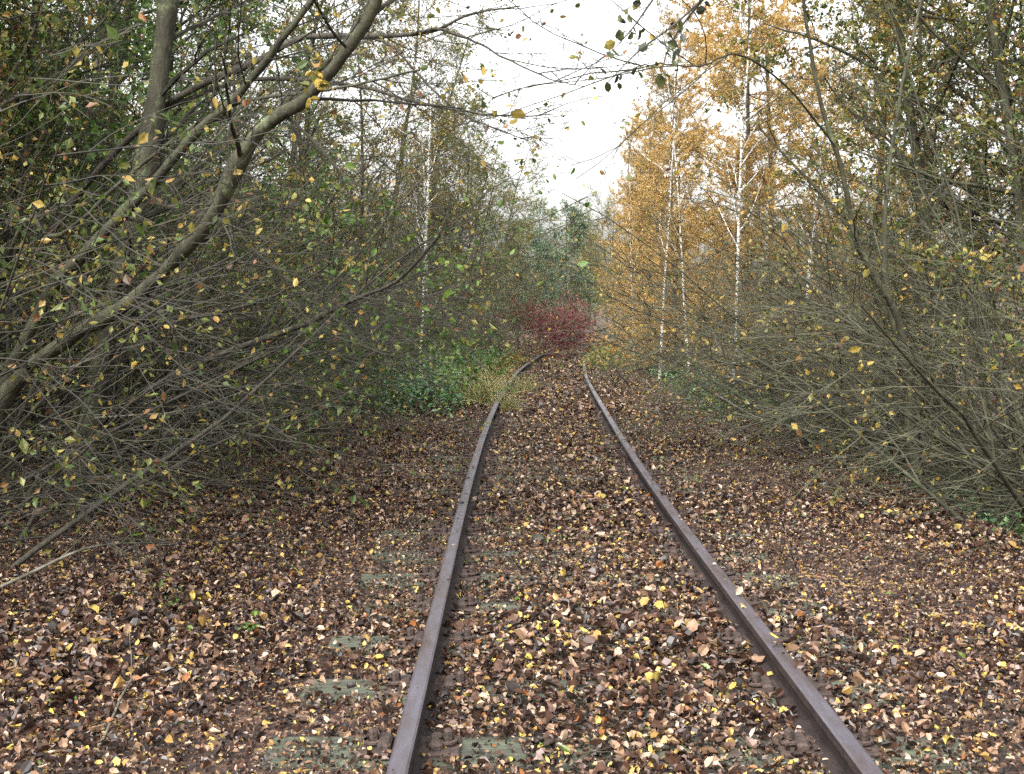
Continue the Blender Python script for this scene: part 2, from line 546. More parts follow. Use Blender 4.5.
# ------------------------------------------------------------------ sleepers, their chairs and bolts
def sleeper_proto():
    root = empty("railway_sleeper", (0, 0, 0))
    g = np.random.default_rng(5)
    b = MB()
    box(b, (0, 0, -0.14), (2.55, 0.24, 0.14), bev=0.012)
    b.obj("beam", [M['sleeper']], root, False)
    for s in (-1, 1):
        x = s * GAUGE / 2
        c = MB()
        box(c, (x, 0, 0.0), (0.36, 0.17, 0.016), bev=0.006)
        for t in (-1, 1):
            box(c, (x + t * 0.092, 0, 0.012), (0.05, 0.12, 0.03), bev=0.01)
        ch = c.obj("rail_chair", [M['iron']], root, False)
        for t in (-1, 1):
            k = MB()
            # screw with a square head, and a coiled spring washer round it
            a = np.linspace(0, 2 * math.pi * 1.6, 15)
            coil = np.stack([x + t * 0.135 + 0.030 * np.cos(a), 0.030 * np.sin(a), 0.02 + 0.014 * a / 6.28], 1)
            tubes(k, coil[None], np.full((1, 15), 0.008), 6)
            box(k, (x + t * 0.135, 0, 0.012), (0.03, 0.03, 0.062), rz=0.5, bev=0.006)
            k.obj("bolt", [M['iron']], ch, False)
    return root


def copy_tree(o, parent=None):
    c = o.copy()
    link(c, parent)
    for ch in o.children:
        copy_tree(ch, c)
    return c


ORD = ["nearest", "second", "third", "fourth", "fifth", "sixth", "seventh", "eighth", "ninth", "tenth", "eleventh", "twelfth", "thirteenth",
       "fourteenth", "fifteenth", "sixteenth", "seventeenth", "eighteenth", "nineteenth", "twentieth"]
SLEEPER_Y = [3.86 + 0.61 * k for k in range(19)]
sp = sleeper_proto()
for k, y in enumerate(SLEEPER_Y):
    o = sp if k == 0 else copy_tree(sp)
    o.location = (float(xc(y)) + 0.02 * math.sin(k * 7.1), y, 0.004 + 0.004 * math.sin(k * 3.3) + float(dip(y)))
    o.rotation_euler = (0, 0, -math.atan((y - 6) / 345 if y > 6 else 0) + 0.012 * math.sin(k * 5))
    tag(o, "leaf-strewn mossy wooden sleeper, " + (ORD[k] + " along the track" if k else "nearest along the track"), 'sleeper', 'sleepers under the rails')

# ------------------------------------------------------------------ leaf litter (one uncountable layer)
def litter():
    g = np.random.default_rng(11)
    mb = MB()
    for y0, y1, dens, sz, shape in ((2.4, 5.5, 3000, 0.032, LEAF_OVAL), (5.5, 9, 2600, 0.032, LEAF_OVAL), (9, 15, 1500, 0.036, LEAF_FOLD), (15, 26, 560, 0.050, LEAF_FOLD), (26, 52, 130, 0.085, LEAF_FOLD)):
        wl, wr = (4.6, 3.9) if y0 < 11 else (5.5, 4.2)
        n = int((y1 - y0) * (wl + wr) * dens)
        y = g.uniform(y0, y1, n)
        u = g.uniform(-wl, wr, n)
        x = xc(y) + u
        # bare patches on the sleeper ends and just inside the left rail
        ph = np.abs(((y - SLEEPER_Y[0] + 0.305) % 0.61) - 0.305)
        on = ph < 0.105
        patch = np.sin(y * 2.9 + 1) + np.sin(y * 1.13 + 2.2)
        bare_l = on & (u > -1.28) & (u < -0.98) & (patch > 0.1)
        bare_m = on & (u > -0.68) & (u < -0.36) & (patch < 0.9)
        keep = g.random(n) > np.where(bare_l, 0.80, np.where(bare_m, 0.72, 0.0)) * (1 - 0.75 * sstep(y, 5.0, 8.5))
        on_rail = np.abs(np.abs(u) - GAUGE / 2) < 0.028
        near_rail = np.abs(np.abs(u) - GAUGE / 2) < 0.05
        lie = on_rail & (g.random(n) < 0.02)
        keep &= ~near_rail | lie
        far = sstep(np.abs(u), 2.9, 5.0)
        keep &= g.random(n) > far * 0.55
        x, y, u, lie = x[keep], y[keep], u[keep], lie[keep]
        n = len(x)
        heap = 0.5 + 0.5 * np.sin(x * 2.3 + 1.7 * y) * np.sin(1.9 * y - x)
        z = ground_h(x, y) + 0.012 + g.random(n) ** 1.5 * (0.030 + 0.02 * heap)
        z = np.where(np.abs(u) < 1.28, np.maximum(z, dip(y) + 0.006 + 0.012 * g.random(n)), z)
        z = np.where(lie, dip(y) + 0.146, z)
        size = sz * np.exp(np.clip(g.normal(0, 0.40, n), -1.0, 0.9)) * (0.84 + 0.3 * np.sin(x * 1.3 + 0.8 * y) * np.sin(0.9 * y - 1.1 * x + 1)) * 0.93
        leaves(mb, np.stack([x, y, z], 1), size, g, 0, shape, flat=0.5, curl=0.55)
    # bits of dead twig lying among the leaves
    n = 520
    y = 2.6 + 20 * g.random(n) ** 1.5
    x = xc(y) + g.uniform(-4.2, 3.4, n)
    a = g.uniform(0, 2 * math.pi, n)
    ln = g.uniform(0.06, 0.30, n)
    P = np.empty((n, 5, 3))
    for k in range(5):
        P[:, k, 0] = x + np.cos(a) * ln * (k / 4 - 0.5)
        P[:, k, 1] = y + np.sin(a) * ln * (k / 4 - 0.5)
        a = a + g.normal(0, 0.22, n)
        P[:, k, 2] = np.maximum(ground_h(P[:, k, 0], P[:, k, 1]), np.where(np.abs(x - xc(y)) < 1.28, dip(y), -9)) + 0.03 + 0.012 * g.random(n)
    ok = np.abs(np.abs(x - xc(y)) - GAUGE / 2) > 0.22
    tubes(mb, P[ok], np.linspace(0.0042, 0.002, 5)[None].repeat(ok.sum(), 0), 5, 1)
    tag(mb.obj("leaf_litter", [M['litter'], M['twig_brown']], smooth=False), "thick layer of brown, tan and yellow fallen leaves over the track bed", "fallen leaves", kind='stuff')


litter()

# ------------------------------------------------------------------ plant builders
def fan_stems(g, n, L, tilt, lean, steps=11, wob=0.07, trop=(0, 0, -0.02), spread=0.35, r=(0.012, 0.028)):
    """stems rising from a stool; lean = mean horizontal direction"""
    az = g.uniform(0, 2 * math.pi, n)
    tl = g.uniform(tilt[0], tilt[1], n)
    d = np.stack([np.sin(tl) * np.cos(az), np.sin(tl) * np.sin(az), np.cos(tl)], 1) + np.asarray(lean)
    d = norm(d)
    P = np.empty((n, steps, 3))
    P[:, 0] = np.stack([g.normal(0, spread, n), g.normal(0, spread, n), np.full(n, -0.1)], 1)
    ln = g.uniform(L[0], L[1], n) / (steps - 1)
    for k in range(1, steps):
        P[:, k] = P[:, k - 1] + d * ln[:, None]
        d = norm(d + wob * g.normal(size=(n, 3)) + np.asarray(trop))
    R = g.uniform(r[0], r[1], n)[:, None] * np.linspace(1, 0.2, steps)[None]
    return P, R


class Plant:
    def __init__(s, parts):
        s.parts = parts            # [(part name, mesh)]

    def put(s, name, loc, rz, sc, label, cat, group=None):
        o = empty(name, loc, rz, sc)
        for pn, me in s.parts:
            link(bpy.data.objects.new(pn, me), o)
        return tag(o, label, cat, group)


def thicket(seed, bark, twig, leaf, n=10, L=(2.6, 4.6), n1=9, n2=7, n3=2, nl=1, lsize=0.04, tilt=(0.2, 1.0), lean=(0.45, 0, 0), r=(0.01, 0.024), trop=(0, 0, -0.025)):
    g = np.random.default_rng(seed)
    P, R = fan_stems(g, n, L, tilt, lean, r=r, trop=trop)
    t = MB()
    tubes(t, P, R, 6)
    c = MB()
    P1, R1 = branch(g, P, R, n1, 0.12, 1.0, 0.75, (0.9, 2.3), 8, 0.105, (0.015, 0, -0.012), 0.5, 0.0045, bias=(1.3, 0, 0.1))
    tubes(c, P1, R1, 4, 0)
    P2, R2 = branch(g, P1, R1, n2, 0.1, 1.0, 0.65, (0.3, 1.0), 6, 0.11, (0.01, 0, 0.0), 0.6, 0.0030, bias=(0.5, 0, 0))
    tubes(c, P2, R2, 3, 0)
    P3, R3 = branch(g, P2, R2, n3, 0.2, 1.0, 0.8, (0.10, 0.28), 3, 0.16, (0, 0, 0.01), 0.65, 0.0024)
    tubes(c, P3, R3, 3, 0)
    if nl:
        p = clumped(g, along(g, P3, nl * 2))
        leaves(c, p, lsize * np.exp(g.normal(0, 0.25, len(p))), g, 1, LEAF_FOLD, 0.3)
    return Plant([("stems", t.mesh("stems", [bark])), ("crown", c.mesh("crown", [twig, leaf], False))])


def broadleaf(seed, bark, twig, leaf, H_=9, r=0.09, n1=26, n2=9, n3=7, nl=5, lsize=0.05, lean=(0.05, 0, 0), t0=0.15, L1=(1.6, 3.2), n_st=1, up=0.05, ang=0.95):
    g = np.random.default_rng(seed)
    P, R = fan_stems(g, n_st, (H_ * 0.85, H_), (0.0, 0.12 if n_st == 1 else 0.3), lean, 16, 0.035, (0, 0, 0.02), 0.02 if n_st == 1 else 0.2, (r * 0.8, r))
    R[:, 0] *= 1.35
    t = MB()
    tubes(t, P, R, 8)
    c = MB()
    P1, R1 = branch(g, P, R, n1, t0, 1.0, ang, L1, 9, 0.09, (0, 0, up), 0.5, 0.006, taper=0.6)
    tubes(t, P1, R1, 5)
    P2, R2 = branch(g, P1, R1, n2, 0.15, 1.0, 0.8, (0.6, 1.3), 6, 0.13, (0, 0, 0.02), 0.6, 0.005)
    tubes(c, P2, R2, 3, 0)
    P3, R3 = branch(g, P2, R2, n3, 0.1, 1.0, 0.8, (0.25, 0.6), 4, 0.16, (0, 0, 0), 0.6, 0.0036)
    tubes(c, P3, R3, 3, 0)
    p = clumped(g, along(g, P3, nl * 2))
    leaves(c, p, lsize * np.exp(g.normal(0, 0.25, len(p))), g, 1, LEAF_FOLD, 0.3)
    return Plant([("trunk", t.mesh("trunk", [bark])), ("crown", c.mesh("crown", [twig, leaf], False))])


def larch(seed, H_=13, n1=80, n2=13, nt=22, lsize=0.095):
    g = np.random.default_rng(seed)
    P, R = fan_stems(g, 1, (H_, H_), (0, 0.03), (0, 0, 0), 20, 0.012, (0, 0, 0.02), 0.0, (0.085, 0.085))
    t = MB()
    tubes(t, P, R, 8)
    c = MB()
    P1, R1 = branch(g, P, R, n1, 0.04, 0.98, 1.4, (2.4, 3.9), 9, 0.09, (0, 0, 0.045), 0.30, 0.006, taper=0.62, angv=0.1)
    tubes(t, P1, R1, 5)
    P2, R2 = branch(g, P1, R1, n2, 0.15, 1.0, 0.9, (0.35, 0.9), 5, 0.14, (0, 0, 0.03), 0.6, 0.004)
    tubes(c, P2, R2, 3, 0)
    p = np.vstack([along(g, P2, nt, 0.05, 0.015), along(g, P1, 30, 0.1, 0.015)])
    leaves(c, p, lsize * np.exp(g.normal(0, 0.25, len(p))), g, 1, LEAF_NEEDLE, 0.0)
    return Plant([("trunk", t.mesh("trunk", [M['bark_dark']])), ("crown", c.mesh("crown", [M['twig_larch'], M['leaf_gold']], False))])


# templates
TH_DARK = [thicket(100 + i, M['bark_dark'], M['twig_dark'], M['leaf_olive'], n=11, nl=1) for i in range(3)]
TH_BROWN = [thicket(110 + i, M['bark_moss'], M['twig_brown'], M['leaf_olive'], n=11, nl=2) for i in range(3)]
TH_PALE = [thicket(120 + i, M['bark_grey'], M['twig_pale'], M['leaf_yellow'], n=12, nl=0 if i == 1 else 1, n3=2, lsize=0.035, L=(3.0, 5.0), tilt=(0.3, 1.15)) for i in range(3)]
TH_GREEN = [thicket(130 + i, M['bark_moss'], M['twig_brown'], M['leaf_green'], n=10, nl=5, lsize=0.055) for i in range(2)]
BL_OLIVE = [broadleaf(200 + i, M['bark_moss'], M['twig_brown'], M['leaf_olive'], 9 + i, nl=7, lsize=0.055, lean=(0.10, 0, 0)) for i in range(3)]
BL_GREEN = [broadleaf(205 + i, M['bark_moss'], M['twig_dark'], M['leaf_green'], 8.5 + i, nl=7, lsize=0.055, lean=(0.10, 0, 0)) for i in range(2)]
BL_YELLOW = [broadleaf(210 + i, M['bark_dark'], M['twig_dark'], M['leaf_yellow'], 9.5 + i, nl=6, lsize=0.05) for i in range(2)]
BL_TEAL = [broadleaf(220 + i, M['bark_dark'], M['twig_brown'], M['leaf_teal'], 7, n1=34, nl=5, lsize=0.085, L1=(1.4, 2.6), t0=0.05) for i in range(2)]
BL_MULTI = [broadleaf(230 + i, M['bark_grey'], M['twig_pale'], M['leaf_olive'], 8, r=0.06, n1=12, n2=8, nl=5, n_st=4, lsize=0.055, t0=0.08) for i in range(2)]
BIRCH = [broadleaf(240 + i, M['bark_birch'], M['twig_dark'], M['leaf_yellow'], 11, r=0.044, n1=22, n2=6, n3=5, nl=4, lsize=0.045, L1=(0.8, 1.8), t0=0.3, up=0.06, ang=0.7) for i in range(2)]
LARCH = [larch(250 + i, 12 + i) for i in range(3)]
RED = [thicket(260, M['twig_red'], M['twig_red'], M['leaf_red'], n=24, L=(1.4, 2.3), n1=9, n2=6, n3=2, nl=3, lsize=0.07, tilt=(0.05, 0.85), lean=(0.2, 0, 0.1), r=(0.008, 0.014), trop=(0, 0, 0.0))]


def gpos(x, y, dz=0.0):
    return (x, y, float(ground_h(x, y)) + dz)


def row(kind, templates, name, items, label, cat, group):
    g = np.random.default_rng(len(group) * 31 + len(items))
    for k, it in enumerate(items):
        x, y = it[0], it[1]
        face = it[2] if len(it) > 2 else 0.0
        s = it[3] if len(it) > 3 else 1.0
        lab = label[k] if isinstance(label, (list, tuple)) else label
        templates[(k + kind) % len(templates)].put(name, gpos(x, y), face + g.uniform(-0.5, 0.5), s * g.uniform(0.92, 1.08), lab, cat, group)


PI = math.pi
# --- left side: thicket along the edge of the leaves
row(0, TH_DARK, "thicket_shrub", [(-3.7, 6.6, 0, 0.9), (-4.3, 9.0), (-4.0, 10.8), (-5.0, 12.2), (-5.2, 14.0)],
    "leafless dark twiggy shrub among the leaning mossy stems on the left bank", "shrub", "dark twiggy shrubs behind the leaning mossy stems")
row(1, TH_BROWN, "thicket_shrub", [(-4.0, 7.8), (-5.2, 15.6), (-5.6, 17.2), (-5.2, 10.4), (-5.4, 14.4), (-5.6, 7.2)],
    "brown twiggy shrub with sparse olive leaves beside the leaning mossy stems", "shrub", "brown twiggy shrubs beside the leaning mossy stems")
row(0, TH_GREEN, "thicket_shrub", [(-5.0, 13.4, 0, 1.1), (-5.2, 12.2, 0, 1.3), (-4.6, 19.5), (-4.3, 25.0)],
    "shrub with bright green leaves left on its twigs, behind the left thicket", "shrub", "green-leaved shrubs of the left bank")
row(2, TH_BROWN, "thicket_shrub", [(-4.6, 18.6, 0, 0.8), (-4.6, 21.5, 0, 0.9), (-4.0, 26.0, 0, 0.9), (-3.1, 29.5, 0, 0.9), (-2.4, 33, 0, 0.9), (-4.6, 23.5), (-4.2, 28), (-1.6, 37, 0, 0.85)],
    "brown twiggy shrub rising out of the ivy carpet left of the rails", "shrub", "brown shrubs rising from the ivy")
row(0, BL_OLIVE, "broadleaf_tree", [(-5.2, 8.2, 0, 0.9), (-6.6, 6.6), (-6.0, 9.8), (-6.8, 12.5), (-5.6, 16.0), (-4.6, 20.0), (-4.6, 24.5), (-3.8, 29.0), (-3.0, 34.0), (-8.5, 17)],
    "tall slim tree with thin olive leaves in the left wood", "tree", "slim olive-leaved trees of the left wood")
row(0, BL_YELLOW, "broadleaf_tree", [(-5.6, 6.8), (-6.6, 8.2), (-7.8, 21), (-3.3, 26.5, 0, 0.85), (-2.6, 31.5, 0, 0.85), (-6.2, 27), (-7.4, 14.5)],
    "slim tree with scattered yellow leaves in the left wood", "tree", "yellow-leaved trees of the left wood")
row(0, BL_GREEN, "broadleaf_tree", [(-5.4, 11.4, 0, 0.9), (-5.8, 14.8), (-7.2, 9.4), (-8.0, 12.0), (-7.0, 19.0), (-5.0, 22.5, 0, 0.8), (-3.6, 31.5, 0, 0.75)],
    "tree still holding fresh green leaves in the left wood", "tree", "green-leaved trees of the left wood")
row(0, BL_MULTI, "broadleaf_tree", [(-2.4, 31, 0, 0.85), (-1.3, 39, 0, 0.8), (-3.0, 36), (-1.0, 44)],
    "pale many-stemmed tree leaning out towards the dark red shrub", "tree", "pale many-stemmed trees before the red shrub")
row(0, BIRCH, "birch_tree", [(-1.75, 20.6, 0, 0.8), (-1.9, 25.5, 1, 0.85)],
    ["white-trunked birch rising from the ivy left of the rails", "thinner white birch standing farther back left of the rails"], "birch", "birches left of the rails")
# --- end of the cutting
RED[0].put("dogwood_shrub", gpos(1.25, 37.5), 0.0, 0.86, "dark red bush leaning over the rail at the end of the track", "shrub")
row(0, BL_TEAL, "broadleaf_tree", [(1.2, 49, 0, 0.9), (3.0, 60, 0, 1.1), (0.2, 44, 1, 0.75)],
    ["dense soft green tree right behind the dark red bush", "tallest soft green tree at the far end of the track", "smaller soft green tree left of the dark red bush"], "tree", "soft green trees at the end of the track")
row(1, BL_OLIVE, "broadleaf_tree", [(6.2, 66, PI, 0.8), (8.4, 60, PI, 0.75), (5.2, 74, 0, 0.8)],
    "hazy olive tree closing the view where the track curves away", "tree", "olive trees closing the view")
# --- right side
row(0, LARCH, "larch_tree", [(4.75, 22.4, PI, 0.85), (4.1, 27.5, 0, 0.62), (4.4, 33.0, 0, 0.58), (4.9, 39.5, 0, 0.52), (5.6, 46.5, 0, 0.5), (5.9, 25.0, 0, 0.85), (6.4, 19.5, 0, 0.8), (3.75, 30.0, 1, 0.5), (3.75, 25.4, 2, 0.46), (4.55, 36.0, 3, 0.5), (4.3, 21.0, 4, 0.42)],
    ["golden larch nearest the rails, boughs reaching over the weeds", "golden larch second along the edge right of the rails", "golden larch third along the edge right of the rails",
     "golden larch fourth along the edge, beside the far curve", "farthest small golden larch beside the far curve", "golden larch standing in the second row behind the white birches", "golden larch behind the tangled pale thicket on the right",
     "low young golden larch whose boughs hang above the orange weeds", "low young golden larch just past the nearest larch", "low young golden larch opposite the dark red bush", "young golden larch standing before the nearest white birch trunks"],
    "larch", "golden larches right of the rails")
row(0, BIRCH, "birch_tree", [(3.15, 23.6, 0, 0.75), (3.55, 21.8, 2, 0.75), (3.95, 19.4, 4, 0.85), (4.6, 18.0, 5, 0.9), (3.2, 28.5, 3, 0.6)],
    ["leftmost white birch trunk among the golden larches", "white birch trunk close behind the leftmost birch", "white birch in front of the golden larches beside the pale thicket",
     "rightmost white birch, half hidden by the pale thicket", "farthest white birch among the golden larches"], "birch", "white birches among the larches")
row(0, TH_PALE, "thicket_shrub", [(4.3, 8.3, PI), (4.6, 10.0, PI), (4.4, 12.0, PI), (5.0, 14.0, PI, 0.85), (5.4, 9.2, PI), (5.8, 12.0, PI), (5.8, 16.0, PI, 0.9), (5.6, 7.4, PI)],
    "tangled pale leafless shrub arching over the edge of the leaves on the right", "shrub", "pale tangled shrubs along the right edge")
row(0, TH_DARK, "thicket_shrub", [(4.9, 11.2, PI), (6.0, 18.2, PI, 0.8), (5.3, 15.4, PI), (6.4, 10.0, PI)],
    "dark twiggy shrub within the pale tangled thicket on the right", "shrub", "dark shrubs within the right thicket")
row(1, TH_BROWN, "thicket_shrub", [(5.4, 20.6, PI, 0.5), (5.4, 24.2, PI, 0.5), (5.8, 29.5, PI, 0.5), (5.9, 35, PI, 0.6), (6.6, 42, PI, 0.6)],
    "low brown twiggy shrub at the foot of the golden larches", "shrub", "brown shrubs at the foot of the larches")
row(1, BL_OLIVE, "broadleaf_tree", [(6.6, 10.6, PI, 0.9), (7.8, 13.5, PI), (8.8, 18, PI), (6.2, 8.0, PI, 0.9), (5.6, 13.8, PI, 0.95), (6.4, 16.6, PI), (8.3, 11.2, PI), (10.2, 15, PI), (7.2, 9.2, PI, 1.1), (5.9, 11.8, PI, 0.9), (7.6, 15.4, PI, 1.1), (9.0, 13, PI, 1.1)],
    "slim olive-leaved tree behind the tangled thicket on the right", "tree", "olive-leaved trees behind the right thicket")

# ------------------------------------------------------------------ traced leaning stems (each with its own depth)
def hero(name, seed, stems, bark, twig, leaf, label, cat, group=None, n1=9, n2=7, n3=3, nl=1, lsize=0.05, L1=(0.8, 1.9), bias=(1.1, 0.2, 0.0), K=36, t0=0.2):
    """stems: [(pixel/depth list, r0, r1)]; the thing's origin is the foot of its first stem"""
    g = np.random.default_rng(seed)
    P = np.stack([resample([at(*p) for p in s[0]], K) for s in stems])
    R = np.stack([np.linspace(s[1], s[2], K) for s in stems])
    org = P[0, 0].copy()
    P = P - org
    P[:, 2:-1] += g.normal(0, 0.003, P[:, 2:-1].shape)
    R = R * (1 + 0.05 * g.normal(size=R.shape))
    for i in range(len(R)):                                    # knots and old branch collars
        for c_ in g.integers(3, K - 3, 6):
            R[i] *= 1 + g.uniform(0.12, 0.3) * np.exp(-((np.arange(K) - c_) / 0.8) ** 2)
    t, c = MB(), MB()
    tubes(t, P, R, 10)
    P1, R1 = branch(g, P, R, n1, t0, 1.0, 0.75, L1, 8, 0.10, (0, 0, 0.01), 0.3, 0.004, bias=bias)
    tubes(c, P1, R1, 5, 0)
    P2, R2 = branch(g, P1, R1, n2, 0.15, 1.0, 0.75, (0.25, 0.75), 6, 0.14, (0, 0, 0), 0.6, 0.0022)
    tubes(c, P2, R2, 3, 0)
    P3, R3 = branch(g, P2, R2, n3, 0.2, 1.0, 0.8, (0.08, 0.26), 4, 0.14, (0, 0, 0), 0.6, 0.0016)
    tubes(c, P3, R3, 3, 0)
    if nl:
        p = along(g, P3, nl)
        p = p[g.random(len(p)) < 0.45]
        leaves(c, p, 0.8 * lsize * np.exp(g.normal(0, 0.25, len(p))), g, 1, LEAF_OVAL, 0.4)
    o = empty(name, tuple(org))
    t.obj("trunk", [bark], o)
    c.obj("crown", [twig, leaf], o, False)
    return tag(o, label, cat, group)


hero("mossy_tree", 1, [([(72, 535, 8.2), (95, 400, 8.2), (116, 300, 8.2), (146, 160, 8.3), (166, 20, 8.4), (176, -120, 8.5)], 0.092, 0.065),
                       ([(118, 330, 8.2), (190, 235, 7.8), (262, 130, 7.4), (330, 60, 7.0), (400, -10, 6.8)], 0.030, 0.010)],
     M['bark_moss'], M['twig_dark'], M['leaf_olive'], "upright mossy grey trunk rising behind the thick bent stem on the left", "tree", n1=12)
hero("mossy_tree", 2, [([(-40, 548, 7.0), (-12, 450, 7.0), (15, 383, 6.9), (75, 335, 6.6), (132, 300, 6.4), (205, 228, 6.1), (238, 165, 5.9), (262, 128, 5.8), (305, 100, 5.6), (338, 62, 5.5), (372, 10, 5.4), (392, -60, 5.3)], 0.047, 0.026)],
     M['bark_moss'], M['twig_dark'], M['leaf_yellow'], "thick bent mossy stem leaning up across the upper left towards the track", "tree", n1=16, L1=(0.7, 1.7))
hero("mossy_tree", 3, [([(-30, 560, 7.6), (0, 400, 7.5), (50, 291, 7.3), (83, 256, 7.2), (112, 225, 7.1), (147, 190, 7.0), (170, 163, 6.9), (201, 128, 6.8), (232, 101, 6.7), (256, 74, 6.6), (279, 43, 6.5), (320, -10, 6.4)], 0.042, 0.018),
                       ([(10, 250, 7.5), (30, 217, 7.4), (60, 235, 7.3), (143, 163, 7.0), (217, 112, 6.8), (271, 97, 6.6), (340, 88, 6.3), (420, 70, 6.0)], 0.016, 0.006)],
     M['bark_grey'], M['twig_brown'], M['leaf_olive'], "slender pale grey stem sloping up beside the upright mossy trunk", "tree", n1=12)
hero("mossy_tree", 4, [([(70, 520, 9.0), (95, 440, 8.8), (118, 403, 8.6), (163, 383, 8.2), (217, 356, 7.8), (271, 336, 7.4), (310, 322, 7.1), (340, 306, 6.9), (398, 280, 6.6), (440, 235, 6.3)], 0.030, 0.009),
                       ([(112, 410, 8.6), (128, 330, 8.4), (194, 317, 8.0), (248, 305, 7.6), (298, 284, 7.3), (350, 250, 7.0)], 0.016, 0.005)],
     M['bark_dark'], M['twig_dark'], M['leaf_green'], "dark low stem reaching out level over the leaves with green leaves above it", "tree", n1=12, lsize=0.055, t0=0.35)
hero("mossy_tree", 5, [([(-60, 560, 9.6), (-20, 380, 9.3), (60, 220, 9.0), (160, 110, 8.5), (260, 60, 8.0), (300, 38, 7.8), (350, 36, 7.5), (408, 35, 7.2), (440, 28, 7.0), (470, 14, 6.9), (520, 6, 6.8)], 0.032, 0.005),
                       ([(408, 35, 7.2), (436, 29, 7.0), (470, 40, 6.9), (505, 58, 6.8), (556, 81, 6.7), (585, 86, 6.6)], 0.011, 0.002),
                       ([(160, 110, 8.5), (250, 80, 8.2), (350, 85, 7.9), (405, 99, 7.7), (455, 110, 7.5), (509, 116, 7.3), (556, 114, 7.2)], 0.018, 0.003),
                       ([(300, 38, 7.8), (381, 41, 7.6), (428, 85, 7.4), (467, 116, 7.2), (529, 141, 7.0)], 0.012, 0.003)],
     M['bark_dark'], M['twig_dark'], M['leaf_olive'], "dark tree whose bare boughs stretch highest across the white sky", "tree", n1=6, n2=4, n3=2, L1=(0.4, 1.0), t0=0.35)
hero("bent_sapling", 6, [([(339, 403, 17.2), (342, 383, 17.2), (364, 366, 17.1), (371, 348, 17.0), (386, 321, 16.9), (425, 262, 16.6), (450, 210, 16.4)], 0.042, 0.016),
                         ([(352, 400, 17.4), (362, 372, 17.4), (372, 345, 17.3), (400, 300, 17.2), (440, 230, 17.0)], 0.03, 0.01)],
     M['bark_grey'], M['twig_dark'], M['leaf_olive'], "crooked forked sapling growing out of the front of the ivy", "sapling")
hero("mossy_tree", 8, [([(915, 470, 9.2), (910, 418, 9.2), (906, 359, 9.1), (896, 314, 9.0), (872, 272, 8.9), (854, 234, 8.8), (842, 170, 8.7), (820, 100, 8.6), (806, 20, 8.5), (798, -60, 8.4)], 0.045, 0.008),
                       ([(905, 359, 9.1), (888, 300, 9.2), (885, 215, 9.3), (900, 100, 9.4), (930, -40, 9.6)], 0.028, 0.010),
                       ([(838, 150, 8.7), (790, 90, 8.0), (740, 55, 7.0), (700, 66, 6.2), (655, 64, 5.6), (625, 72, 5.2)], 0.008, 0.002)],
     M['bark_moss'], M['twig_pale'], M['leaf_yellow'], "grey-green forked stem rising out of the right thicket", "tree", n1=9, n2=5, t0=0.3, bias=(-1.0, 0, 0))
hero("pale_sapling", 9, [([(1010, 450, 8.2), (983, 418, 8.1), (955, 394, 8.0), (910, 359, 7.9), (875, 331, 7.8), (826, 309, 7.7), (763, 309, 7.6), (700, 330, 7.5)], 0.009, 0.003),
                         ([(1012, 440, 8.2), (976, 302, 8.3), (927, 291, 8.2), (882, 277, 8.1), (816, 265, 7.9), (750, 262, 7.8)], 0.008, 0.003),
                         ([(1005, 455, 8.2), (940, 400, 8.6), (899, 338, 8.4), (839, 345, 8.2), (760, 342, 8.0)], 0.008, 0.003)],
     M['bark_grey'], M['twig_pale'], M['leaf_yellow'], "pale arching sapling whose long rods cross the right thicket", "sapling", n1=7, n2=4, n3=2, L1=(0.4, 0.9), t0=0.4, bias=(-1.0, 0, 0.2))


def dead_branch(seed, stems, label, n1=3, mat='twig_dead'):
    g = np.random.default_rng(seed)
    P = np.stack([resample([at(*p) for p in s[0]], 16) for s in stems])
    R = np.stack([np.linspace(s[1], s[2], 16) for s in stems])
    org = P[0, 0].copy()
    P -= org
    b = MB()
    tubes(b, P, R, 6)
    if n1:
        P1, R1 = branch(g, P, R, n1, 0.3, 0.95, 0.6, (0.2, 0.5), 6, 0.1, (0, 0, 0), 0.5, 0.002)
        tubes(b, P1, R1, 4)
    o = b.obj("fallen_branch", [M[mat]])
    o.location = tuple(org)
    return tag(o, label, "branch", "dead branches at the edge of the leaves")


dead_branch(1, [([(-30, 600, 5.9), (20, 578, 5.9), (78, 551, 6.0), (116, 544, 6.2), (168, 543, 6.9)], 0.011, 0.004)], "lowest dead branch arching over the leaves at the left edge")
dead_branch(2, [([(-20, 535, 7.2), (12, 522, 7.2), (58, 505, 7.2), (97, 509, 7.3), (143, 528, 7.45)], 0.009, 0.004)], "hooped dead branch arching above the lowest one at the left")
dead_branch(3, [([(40, 425, 7.6), (70, 447, 7.6), (101, 481, 7.5), (128, 501, 7.4), (145, 530, 7.4)], 0.009, 0.004), ([(95, 474, 7.5), (120, 520, 7.3), (140, 545, 7.2)], 0.005, 0.003)], "forked dead branch sloping down to the leaves below the mossy trunk")
dead_branch(4, [([(95, 418, 7.8), (135, 415, 7.7), (175, 412, 7.6), (225, 398, 7.5), (268, 382, 7.4)], 0.008, 0.003)], "straight bleached branch sticking out level from the left thicket")
dead_branch(5, [([(80, 780, 3.8), (105, 735, 4.0), (125, 690, 4.4), (150, 655, 4.85), (175, 632, 5.2)], 0.007, 0.003)], "thin dead branch lying on the leaves at the lower left", 2)
dead_branch(6, [([(715, 394, 11.4), (754, 416, 11.2), (790, 426, 11.0), (844, 442, 10.6), (896, 467, 10.2), (950, 492, 9.6)], 0.013, 0.005)], "long bleached branch lying along the edge of the right thicket", 6)
dead_branch(7, [([(105, 520, 8.2), (150, 500, 8.3), (200, 486, 8.6), (250, 470, 9.0)], 0.008, 0.003)], "thin grey branch lying where the leaves meet the left thicket", 4, 'twig_pale')

